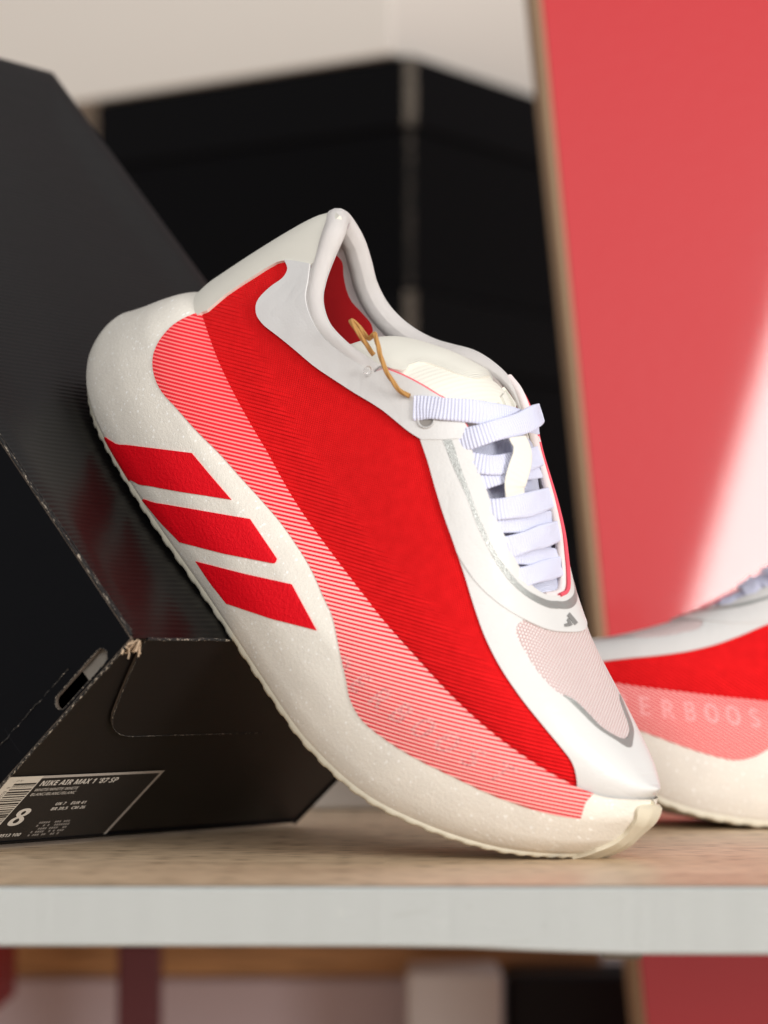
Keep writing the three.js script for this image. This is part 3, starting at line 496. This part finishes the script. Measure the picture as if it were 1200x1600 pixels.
{ // twine through the eyelet
  const t = thing('twine_loop'); shoeMatrix.decompose(t.position, t.quaternion, t.scale);
  const cord = (pts, name) => {
    const c = new THREE.CatmullRomCurve3(pts, false, 'centripetal'), n = 80, fr = c.computeFrenetFrames(n, false), strands = [];
    for (let k = 0; k < 3; k++) { const q = []; for (let i = 0; i <= n; i++) { const a = i * 0.22 + k * Math.PI * 2 / 3; q.push(c.getPointAt(i / n).addScaledVector(fr.normals[i], Math.cos(a) * 0.42).addScaledVector(fr.binormals[i], Math.sin(a) * 0.42)); } strands.push(tubeVar(q, () => 0.55, 120, 7)); }
    mesh(name, mergeGeometries(strands), M_twine, t);
  };
  const M_twine = P({ color: 0xb98a4e, roughness: 0.8, bumpMap: rep(ribBump, 200, 200), bumpScale: 0.0001 });
  const lift = [5, 7, 8.5, 9, 8, 6, 6, 7, 8, 8.5, 8.5, 8, 7, 5.5, 4.2, 3];
  cord([[0.3694, 0.4357], [0.3596, 0.4325], [0.3467, 0.4284], [0.3338, 0.4223], [0.3253, 0.4177], [0.3309, 0.4254], [0.3424, 0.4332], [0.3522, 0.4479], [0.3514, 0.4655], [0.3512, 0.4756], [0.3621, 0.4733], [0.376, 0.4677], [0.3906, 0.4638], [0.4044, 0.468], [0.4167, 0.4794], [0.4245, 0.5022]].map(([a, b], i) => UP.at(a, b, lift[i])), 'twine');
  tag(t, 'brown twisted twine looped through the shoe eyelet', 'twine');
}
// ------------------------------------------------------------------ the black shoe box the shoe leans on (local: x across the lid, y out of it, z towards its lower end)
const BW = 0.2256, BL = 0.3642, BH = 0.1212;
function scratchTex(seed, w, h, dots, lines, base) {
  const c = document.createElement('canvas'); c.width = w; c.height = h; const g = c.getContext('2d'), r = rng(seed);
  g.fillStyle = base; g.fillRect(0, 0, w, h);
  for (let i = 0; i < lines; i++) { g.strokeStyle = `rgba(190,185,180,${0.05 + 0.3 * r() * r()})`; g.lineWidth = 0.4 + r() * 0.9; const x = r() * w, y = r() * h, a = r() < 0.6 ? (r() - 0.5) * 0.3 : r() * 6.3, l = 6 + r() * r() * 70; g.beginPath(); g.moveTo(x, y); g.quadraticCurveTo(x + Math.cos(a) * l * 0.5 + r() * 6, y + Math.sin(a) * l * 0.5 + r() * 6, x + Math.cos(a) * l, y + Math.sin(a) * l); g.stroke(); }
  for (let i = 0; i < dots; i++) { g.fillStyle = `rgba(205,200,192,${0.1 + 0.6 * r() * r()})`; const s = 0.5 + r() * r() * 2.2; g.fillRect(r() * w, r() * h, s, s); }
  const t = new THREE.CanvasTexture(c); t.colorSpace = THREE.SRGBColorSpace; return t;
}
function wearTex(seed, w, h, amount) {                            // the fold lines: black print cracked to the white board
  const r = rng(seed);
  return dataTex(w, h, (i, j, p) => { const n = N3.noise(i / 14, j / 3, seed) + 0.6 * N3.noise(i / 4, j / 1.6, seed + 5), k = smooth(1 - amount, 1.25 - amount, n * 0.5 + 0.5 + 0.25 * (hash(i, j + seed) - 0.5)); p[0] = lerp(0.05, 0.72, k); p[1] = lerp(0.045, 0.67, k); p[2] = lerp(0.045, 0.6, k); }, true);
}
const boardRough = dataTex(512, 512, grey((i, j) => 0.5 + 0.2 * N3.noise(i / 60, j / 8, 2) + 0.14 * N3.noise(i / 9, j / 2.2, 3)), false, true);
const flute = dataTex(512, 512, grey((i, j) => 0.5 + 0.3 * Math.sin(j / 512 * Math.PI * 2 * 46 + N3.noise(i / 50, j / 50, 2)) + 0.25 * N3.noise(i / 30, j / 30, 5)), false, true);
{
  const box = thing('shoe_box');
  const m = new THREE.Matrix4().makeBasis(bH, sY, sX).setPosition(bO); m.decompose(box.position, box.quaternion, box.scale);
  const lidM = P({ map: scratchTex(3, 2048, 2048, 420, 150, '#0b0a0a'), roughness: 0.3, specularIntensity: 0.4, bumpMap: rep(flute, 1, 3.4), bumpScale: 0.00014 });
  const sideM = P({ map: scratchTex(5, 2048, 1024, 260, 60, '#08090d'), roughness: 0.45, specularIntensity: 0.16, bumpMap: rep(boardRough, 1, 1), bumpScale: 0.00005 });
  const endM = P({ map: scratchTex(8, 1024, 1024, 40, 14, '#131010'), roughness: 0.45, specularIntensity: 0.45, bumpMap: rep(boardRough, 1, 1), bumpScale: 0.00005 });
  const edgeM = (seed, a) => P({ map: wearTex(seed, 1024, 16, a), roughness: 0.8 });
  const kraft = P({ color: 0x6f6257, roughness: 0.95, bumpMap: rep(clothBump, 60, 60), bumpScale: 0.0003 });
  const paper = P({ color: 0xb7b0a6, roughness: 0.95, bumpMap: rep(grainBump, 12, 12), bumpScale: 0.0006 });
  const T = 0.0016;
  const plate = (w, h, t) => new RoundedBoxGeometry(w, h, t, 2, Math.min(w, h, t) * 0.3);
  const uvScale = (g, ax, ay, sx, sy, ox, oy) => { const p = g.attributes.position, u = []; for (let i = 0; i < p.count; i++) u.push((p.getComponent(i, ax) - ox) / sx, (p.getComponent(i, ay) - oy) / sy); g.setAttribute('uv', new THREE.Float32BufferAttribute(u, 2)); return g; };
  // the lid's top, slightly dished, with rounded long edges
  {
    const g = new THREE.BoxGeometry(BW - 0.002, T, BL - 0.002, 40, 1, 60).translate(BW / 2, -T / 2, -BL / 2), p = g.attributes.position;
    for (let i = 0; i < p.count; i++) { const x = p.getX(i) / BW, z = -p.getZ(i) / BL, e = Math.min(x, 1 - x, z, 1 - z); p.setY(i, p.getY(i) - 0.0016 * smooth(0, 0.16, e) - 0.0008 * smooth(0.02, 0, e) + 0.0005 * N3.noise(x * 4, z * 5, 1) * smooth(0, 0.1, e)); }
    g.computeVertexNormals();
    mesh('lid_top', uvScale(g, 0, 2, BW, BL, 0, -BL), lidM, box);
  }
  // the long side with its slot
  {
    const s = new THREE.Shape(); s.moveTo(0.0012, -0.0012); s.lineTo(BL, -0.0012); s.lineTo(BL, -BH); s.lineTo(0.0012, -BH); s.closePath();
    const h = new THREE.Path(), cx = 0.0052, hw = 0.0029, a = -0.0155, b = -0.0405;
    h.absarc(cx, a, hw, 0, Math.PI, false); h.absarc(cx, b, hw, Math.PI, Math.PI * 2, false); h.closePath(); s.holes.push(h);
    const g = new THREE.ExtrudeGeometry(s, { depth: T, bevelEnabled: true, bevelThickness: 0.0002, bevelSize: 0.0002, bevelSegments: 1, curveSegments: 20 });
    const o = mesh('lid_side', uvScale(g, 0, 1, BL, BH, 0, -BH), [sideM, kraft], box);
    o.rotation.y = Math.PI / 2; o.position.set(0, 0, 0);
    const hp = []; for (let i = 0; i <= 48; i++) { const t = i / 48 * 2; const ang = t < 1 ? t * Math.PI : t * Math.PI; hp.push(t < 1 ? V3(cx + hw * Math.cos(ang), a + hw * Math.sin(ang), 0) : V3(cx + hw * Math.cos(ang), b + hw * Math.sin(ang), 0)); }
    mesh('worn_edge', new THREE.TubeGeometry(new THREE.CatmullRomCurve3(hp, true, 'centripetal'), 120, 0.00028, 6, true), edgeM(21, 0.5), o).position.z = 0;
    const tissue = new THREE.PlaneGeometry(0.03, 0.024, 12, 10), tp = tissue.attributes.position; for (let i = 0; i < tp.count; i++) tp.setZ(i, 0.001 * N3.noise(tp.getX(i) * 200, tp.getY(i) * 200, 3)); tissue.computeVertexNormals();
    const ti = mesh('tissue_paper', tissue, paper, box); ti.position.set(0.0028, -0.0155, -0.018); ti.rotation.set(0, -Math.PI / 2, 0);
  }
  // the labelled end, its tuck flap and its side edges
  const end = mesh('end_panel', uvScale(new THREE.BoxGeometry(BW - 0.004, BH - 0.002, T).translate(BW / 2 + 0.001, -BH / 2 - 0.001, -0.0036), 0, 1, BW, BH, 0, -BH), endM, box);
  {
    const s = new THREE.Shape(); s.moveTo(0.0085, -0.0012); s.bezierCurveTo(0.013, -0.012, 0.0215, -0.03, 0.0285, -0.043); s.bezierCurveTo(0.034, -0.052, 0.043, -0.0565, 0.052, -0.0565); s.lineTo(0.19, -0.0565); s.bezierCurveTo(0.205, -0.0565, 0.215, -0.03, 0.219, -0.0012); s.closePath();
    const g = new THREE.ExtrudeGeometry(s, { depth: T * 0.8, bevelEnabled: false, curveSegments: 24 }).translate(0, 0, -0.0024);
    const fl = mesh('tuck_flap', uvScale(g, 0, 1, BW, BH, 0, -BH), [endM, kraft], box);
    const pts = [...s.getPoints(24).slice(0, 50), ...[0.06, 0.075, 0.09, 0.105, 0.12, 0.135].map((x) => ({ x, y: -0.0565 }))].map((p) => V3(p.x, p.y, -0.0011));
    mesh('worn_edge', new THREE.TubeGeometry(new THREE.CatmullRomCurve3(pts.filter((p) => p.x < 0.19)), 160, 0.00022, 6), edgeM(31, 0.46), fl);
  }
  mesh('end_panel', uvScale(new THREE.BoxGeometry(BW, BH, T).translate(BW / 2, -BH / 2 - 0.001, -BL + T), 0, 1, BW, BH, 0, -BH), sideM, box);
  mesh('far_side', uvScale(new THREE.BoxGeometry(T, BH, BL - 0.004).translate(BW - T / 2, -BH / 2 - 0.001, -BL / 2), 2, 1, BL, BH, -BL, -BH), sideM, box);
  mesh('bottom', uvScale(new THREE.BoxGeometry(BW - 0.004, T, BL - 0.004).translate(BW / 2, -BH + T / 2, -BL / 2), 0, 2, BW, BL, 0, -BL), sideM, box);
  // worn folds
  const bar = (a, b, r, seed, am, wob = 0.0003) => { const pts = []; const rr = rng(seed); for (let i = 0; i <= 40; i++) pts.push(V3().lerpVectors(a, b, i / 40).add(V3((rr() - 0.5) * wob, (rr() - 0.5) * wob, (rr() - 0.5) * wob))); return mesh('worn_edge', new THREE.TubeGeometry(new THREE.CatmullRomCurve3(pts), 200, r, 6), edgeM(seed, am), box); };
  bar(V3(0.0002, -0.0004, -0.002), V3(0.0002, -0.0004, -BL), 0.0006, 41, 0.42);
  bar(V3(0.0016, -0.0002, -0.004), V3(0.0016, -0.0002, -BL), 0.0003, 42, 0.36);
  bar(V3(0.008, -0.0006, -0.0006), V3(BW, -0.0006, -0.0006), 0.0006, 43, 0.42);
  bar(V3(0.0001, -0.004, -0.0006), V3(0.0001, -BH, -0.0006), 0.0005, 44, 0.5);
  bar(V3(0.0018, -0.004, -0.0016), V3(0.0018, -BH, -0.0016), 0.0004, 46, 0.5);
  bar(V3(-0.0001, -0.03, -0.012), V3(-0.0001, -BH, -0.0118), 0.0003, 45, 0.34, 0.0006);
  // frayed board at the corner
  {
    const r = rng(77), gs = [];
    for (let i = 0; i < 22; i++) {
      const a = V3(0.001 + r() * 0.006, -0.001 - r() * 0.004, -0.002 + r() * 0.002), pts = [a]; let d = V3(r() - 0.45, -0.6 - r() * 0.7, r() * 0.5).normalize();
      for (let k = 1; k < 5; k++) { d.add(V3(r() - 0.5, r() - 0.6, r() - 0.5).multiplyScalar(0.7)).normalize(); pts.push(pts[k - 1].clone().addScaledVector(d, 0.0011)); }
      gs.push(new THREE.TubeGeometry(new THREE.CatmullRomCurve3(pts), 10, 0.00022 + r() * 0.00025, 5));
    }
    mesh('frayed_board', mergeGeometries(gs), P({ color: 0xb59f86, roughness: 1 }), box);
  }
  // label
  {
    const W = 0.092, H = 0.0400, S = 20, c = document.createElement('canvas'); c.width = 1840; c.height = 920; const g = c.getContext('2d');
    g.fillStyle = '#191616'; g.fillRect(0, 0, 1840, 920);
    g.fillStyle = '#b3aca5'; g.fillRect(0, 0, 1840, 34); g.fillRect(1806, 0, 34, 920); g.fillStyle = '#d3ccc0'; g.fillRect(0, 0, 410, 920);
    const r = rng(4); g.fillStyle = '#141212';
    for (let y = 92; y < 890;) { const h = 5 + Math.floor(r() * 4) * 6; g.fillRect(150, y, 250, h); y += h + 5 + Math.floor(r() * 3) * 6; }
    g.save(); g.translate(105, 130); g.rotate(Math.PI / 2); g.font = '46px monospace'; g.fillText('8 85259 85959 6', 0, 0); g.restore();
    g.font = '30px sans-serif'; g.fillText('- - 25 M -', 110, 64);
    g.fillStyle = '#d8d2c9'; g.fillRect(402, 34, 8, 886);
    g.font = 'bold 96px sans-serif'; g.fillText("NIKE AIR MAX 1 '87 SP", 450, 140, 900); g.font = '52px sans-serif'; g.fillText('WHITE/WHITE-WHITE', 450, 214); g.fillText('BLANC/BLANC/BLANC', 450, 276);
    g.font = 'bold 330px sans-serif'; g.fillText('8', 470, 690); g.font = 'bold 56px sans-serif'; g.fillText('UK 7    EUR 41', 850, 430); g.fillText('BR 39,5   CM 26', 850, 500);
    g.font = 'bold 60px sans-serif'; g.fillText('FD9513 100', 440, 850); g.fillStyle = '#8f8984'; for (let y = 660; y < 840; y += 44) { for (let x = 860; x < 1230; x += 26) if (r() < 0.75) g.fillRect(x, y, 18, 26); }
    const t = new THREE.CanvasTexture(c); t.colorSpace = THREE.SRGBColorSpace; t.anisotropy = 8;
    mesh('label', new THREE.PlaneGeometry(W, H).translate(0.0025 + W / 2, -0.0800 - H / 2, -0.0024), P({ map: t, roughness: 0.55 }), end);
  }
  tag(box, 'worn black shoe box tilted on its corner with a barcode label, under the leaning shoe', 'shoe box');
}

// ------------------------------------------------------------------ the shelf
const woodTex = (() => {
  const w = 2048, h = 1024;
  return { color: dataTex(w, h, (i, j, p) => {
    const x = i / w, y = j / h, g = N3.noise(x * 5, y * 34, 1) * 0.5 + N3.noise(x * 14, y * 90, 4) * 0.5 + N3.noise(x * 50, y * 240, 9) * 0.45, b = N3.noise(x * 2.5, y * 12, 7), pore = Math.pow(clamp(N3.noise(x * 40, y * 110, 12) + 0.12), 2);
    const k = clamp(0.5 + 0.75 * g + 0.35 * b); p[0] = lerp(0.76, 0.93, k) - pore * 0.5; p[1] = lerp(0.66, 0.83, k) - pore * 0.48; p[2] = lerp(0.54, 0.70, k) - pore * 0.44;
  }, true, true), bump: dataTex(1024, 1024, grey((i, j) => 0.5 + 0.3 * N3.noise(i / 60, j / 2.5, 3) + 0.25 * N3.noise(i / 24, j / 1.3, 6)), false, true) };
})();
{
  const s = thing('shelf_board');
  const zf = -0.868, zb = -1.63, x0 = -0.75, x1 = 0.75, th = 0.0189;
  s.position.y = SHELF;
  const top = new THREE.PlaneGeometry(x1 - x0, zf - zb, 1, 1).rotateX(-Math.PI / 2).translate(0, 0, (zf + zb) / 2), u = top.attributes.uv;
  for (let i = 0; i < u.count; i++) u.setXY(i, u.getX(i) * 4, u.getY(i) * 2.2);
  mesh('laminate_top', top, P({ map: woodTex.color, bumpMap: rep(woodTex.bump, 1, 1), bumpScale: 0.00035, roughness: 0.36, specularIntensity: 0.6 }), s);
  // the core with its edge band; the lower front edge runs a little lower at the right
  const sh = new THREE.Shape(); sh.moveTo(0, -0.0004); sh.lineTo(0.0008, -0.0012); sh.lineTo(0.0008, -th + 0.0008); sh.lineTo(0, -th); sh.lineTo(zb - zf, -th); sh.lineTo(zb - zf, -0.0004); sh.closePath();
  const g = new THREE.ExtrudeGeometry(sh, { depth: x1 - x0, steps: 60, bevelEnabled: false }), p = g.attributes.position;
  for (let i = 0; i < p.count; i++) { const x = p.getZ(i) + x0, y = p.getY(i); if (y < -0.01) p.setY(i, y - 0.0022 * smooth(0.01, 0.08, -x) - 0.0006 * smooth(-0.1, 0.2, -x)); }
  g.rotateY(-Math.PI / 2); g.translate(x1 > 0 ? x1 : 0, 0, 0);
  { const q = g.attributes.position; for (let i = 0; i < q.count; i++) { const X = q.getX(i), Y = q.getY(i), Z = q.getZ(i); q.setXYZ(i, X - x1 + (x1 - 0) , Y, Z + zf); } }
  g.computeVertexNormals();
  { const q = g.attributes.position, u = g.attributes.uv; for (let i = 0; i < q.count; i++) u.setXY(i, (q.getX(i) + 0.75) / 1.5, 1 + q.getY(i) / 0.023); }
  const c = document.createElement('canvas'); c.width = 2048; c.height = 64; const k = c.getContext('2d'), r = rng(91);
  k.fillStyle = '#b0b4b2'; k.fillRect(0, 0, 2048, 64);
  for (let i = 0; i < 120; i++) { k.fillStyle = `rgba(${r() < 0.6 ? '112,106,98' : '226,227,223'},${0.03 + 0.08 * r()})`; k.beginPath(); k.ellipse(r() * 2048, r() * 64, 0.6 + r() * r() * 7, 0.6 + r() * r() * 3, r() * 3, 0, 7); k.fill(); }
  for (let i = 0; i < 70; i++) { k.strokeStyle = `rgba(104,98,90,${0.04 + 0.1 * r()})`; k.lineWidth = 0.5 + r(); const x = r() * 2048, y = r() * 64; k.beginPath(); k.moveTo(x, y); k.lineTo(x + (r() - 0.5) * 50, y + (r() - 0.5) * 14); k.stroke(); }
  const edgeT = new THREE.CanvasTexture(c); edgeT.colorSpace = THREE.SRGBColorSpace;
  mesh('edge_band', g, P({ map: edgeT, roughness: 0.45, bumpMap: rep(grainBump, 8, 8), bumpScale: 0.0001 }), s);
  const rear = new THREE.BoxGeometry(0.9, th, 1.2).translate(-0.38, -th / 2, -2.231); mesh('rear_board', rear, P({ map: rep(woodTex.color, 2, 1), roughness: 0.36 }), s);
  const clip = new RoundedBoxGeometry(0.0135, 0.005, 0.02, 4, 0.002).translate(0.0757, -0.0195, zf - 0.022);
  tag(mesh('shelf_clip', clip, P({ color: 0x6f6b63, roughness: 0.5 })), 'small grey plastic clip under the front edge of the shelf', 'clip');
  tag(s, 'wooden shelf board with a pale grey front edge', null, null, 'structure');
}

// ------------------------------------------------------------------ behind: black boxes, white box, red panel, and what shows under the shelf
const dim = (c, r = 0.5) => P({ color: c, roughness: r, bumpMap: rep(boardRough, 3, 3), bumpScale: 0.0001 });
{
  const corner = V3(0.0209, 0, -2.16), yaw = -0.6, bw = 0.56, bd = 0.32, ww = 0.8, bh = 0.1862;
  const place = (o, y) => { o.position.set(corner.x, y + SHELF, corner.z); o.rotation.y = yaw; };
  const blackM = P({ color: 0x040305, roughness: 0.5, specularIntensity: 0.16 }), lidM = P({ color: 0x060507, roughness: 0.5, specularIntensity: 0.18 }), worn = P({ map: wearTex(61, 16, 256, 0.62), roughness: 0.9 });
  const labels = ['bottom black shoe box of the stack behind the shoe', 'middle black shoe box of the stack behind the shoe', 'top black shoe box of the stack, right under the white box'];
  for (let k = 0; k < 3; k++) {
    const b = thing('black_shoe_box'); place(b, k * (bh + 0.0005));
    // local: the corner at the origin, the box runs along -x and -z
    mesh('box_body', new RoundedBoxGeometry(bd, bh - 0.003, bw, 2, 0.002).translate(-bd / 2, bh / 2 - 0.0015, -bw / 2), blackM, b);
    mesh('lid', new RoundedBoxGeometry(bd + 0.008, 0.058, bw + 0.008, 2, 0.003).translate(-bd / 2, bh - 0.029, -bw / 2), lidM, b);
    mesh('worn_edge', new THREE.CylinderGeometry(0.005, 0.005, 0.054, 10).translate(0.0004, bh - 0.0293, 0.0004), worn, b);
    mesh('worn_edge', new THREE.CylinderGeometry(0.0028, 0.0028, bh - 0.062, 8).translate(-0.001, (bh - 0.062) / 2, -0.001), P({ map: wearTex(71 + k, 16, 256, 0.45), roughness: 0.9 }), b);
    tag(b, labels[k], 'shoe box');
  }
  const w = thing('white_shoe_box'); place(w, 3 * (bh + 0.0005) + 0.001); w.position.x -= 0.015;
  mesh('box_body', new RoundedBoxGeometry(ww, 0.13, bw, 3, 0.003).translate(-ww / 2, 0.065, -bw / 2), P({ color: 0xefe7dd, roughness: 0.6 }), w);
  mesh('lid', new RoundedBoxGeometry(ww + 0.006, 0.03, bw + 0.006, 3, 0.003).translate(-ww / 2, 0.13, -bw / 2), P({ color: 0xf0e8df, roughness: 0.6 }), w);
  tag(w, 'white shoe box on top of the black stack, at the top of the picture', 'shoe box');
}
{
  const p = thing('red_board'); p.position.set(0.198, -0.6, -1.66); p.rotation.set(0, 0.15, 0); p.rotateZ(0.0998);
  const redM = P({ color: 0xc4222a, roughness: 0.45, specularIntensity: 0.5, clearcoat: 0.9, clearcoatRoughness: 0.045, bumpMap: rep(grainBump, 3, 5), bumpScale: 0.0003 });
  mesh('board_face', new THREE.BoxGeometry(0.6, 1.12, 0.026).translate(0.3045, 0.56, -0.013), redM, p);
  mesh('edge_strip', new RoundedBoxGeometry(0.0044, 1.12, 0.027, 3, 0.002).translate(0.0022, 0.56, -0.0133), P({ color: 0xa88a6c, roughness: 0.7 }), p);
  tag(p, 'glossy red board with a tan edge leaning at the right', 'board');
}
{
  const b = thing('low_white_box'); b.position.set(0.03, SHELF, -1.36); b.rotation.y = 0.1;
  mesh('box_body', new RoundedBoxGeometry(0.16, 0.03, 0.08, 3, 0.003).translate(0, 0.015, -0.04), P({ color: 0xcfc8c0, roughness: 0.7 }), b);
  mesh('lid', new RoundedBoxGeometry(0.163, 0.012, 0.083, 3, 0.003).translate(0, 0.034, -0.04), P({ color: 0xd2ccc4, roughness: 0.7 }), b);
  tag(b, 'low white box in the gap under the arched sole', 'box');
}
{
  // under the shelf
  const floor = mesh('floor', new THREE.BoxGeometry(6, 0.02, 6).translate(0, -0.86, -0.4), P({ map: rep(woodTex.color, 4, 6), color: 0xd8c8bc, roughness: 0.6 })); tag(floor, null, null, null, 'structure');
  const wall = mesh('back_wall', new THREE.BoxGeometry(6, 4, 0.02).translate(0, 0.6, -3.3), dim(0x8d8486, 0.8)); tag(wall, null, null, null, 'structure');
  const rail = thing('wooden_rail'); mesh('rail_bar', new RoundedBoxGeometry(0.775, 0.05, 0.02, 2, 0.002).translate(-0.2375, -0.1123, -1.91), P({ map: rep(woodTex.color, 0.4, 0.1), color: 0xe8c8a4, roughness: 0.6 }), rail);
  tag(rail, 'brown wooden rail under the back of the shelf', 'rail');
  const pan = thing('lilac_carton'); mesh('carton_front', new RoundedBoxGeometry(0.7, 0.375, 0.02, 2, 0.003).translate(-0.325, -0.3277, -1.92), dim(0xd2c2c8, 0.7), pan);
  tag(pan, 'pale lilac carton under the shelf at the left', 'carton');
  const post = thing('maroon_post'); mesh('post', new RoundedBoxGeometry(0.0275, 0.75, 0.0275, 3, 0.003).translate(-0.16, -0.4796, -1.8125), dim(0x6a3038, 0.5), post);
  tag(post, 'dark maroon post under the shelf at the left', 'post');
  const red = thing('red_crate'); mesh('crate_front', new RoundedBoxGeometry(0.125, 0.056, 0.1, 3, 0.004).translate(-0.305, -0.1146, -1.775), P({ color: 0x8c0a18, roughness: 0.5 }), red);
  tag(red, 'small red crate under the shelf at the far left edge', 'crate');
  const wb = thing('white_carton'); mesh('carton', new RoundedBoxGeometry(0.0625, 0.375, 0.075, 3, 0.004).translate(0.046, -0.312, -1.8375), P({ color: 0xcfc8c6, roughness: 0.6 }), wb);
  tag(wb, 'white carton standing under the middle of the shelf', 'carton');
  const bb = thing('black_carton'); mesh('carton', new RoundedBoxGeometry(0.106, 0.625, 0.075, 3, 0.005).translate(0.135, -0.442, -1.875), P({ color: 0x151012, roughness: 0.5, specularIntensity: 0.4 }), bb);
  tag(bb, 'black carton under the shelf left of the red board', 'carton');
}
renderer.render(scene, camera);
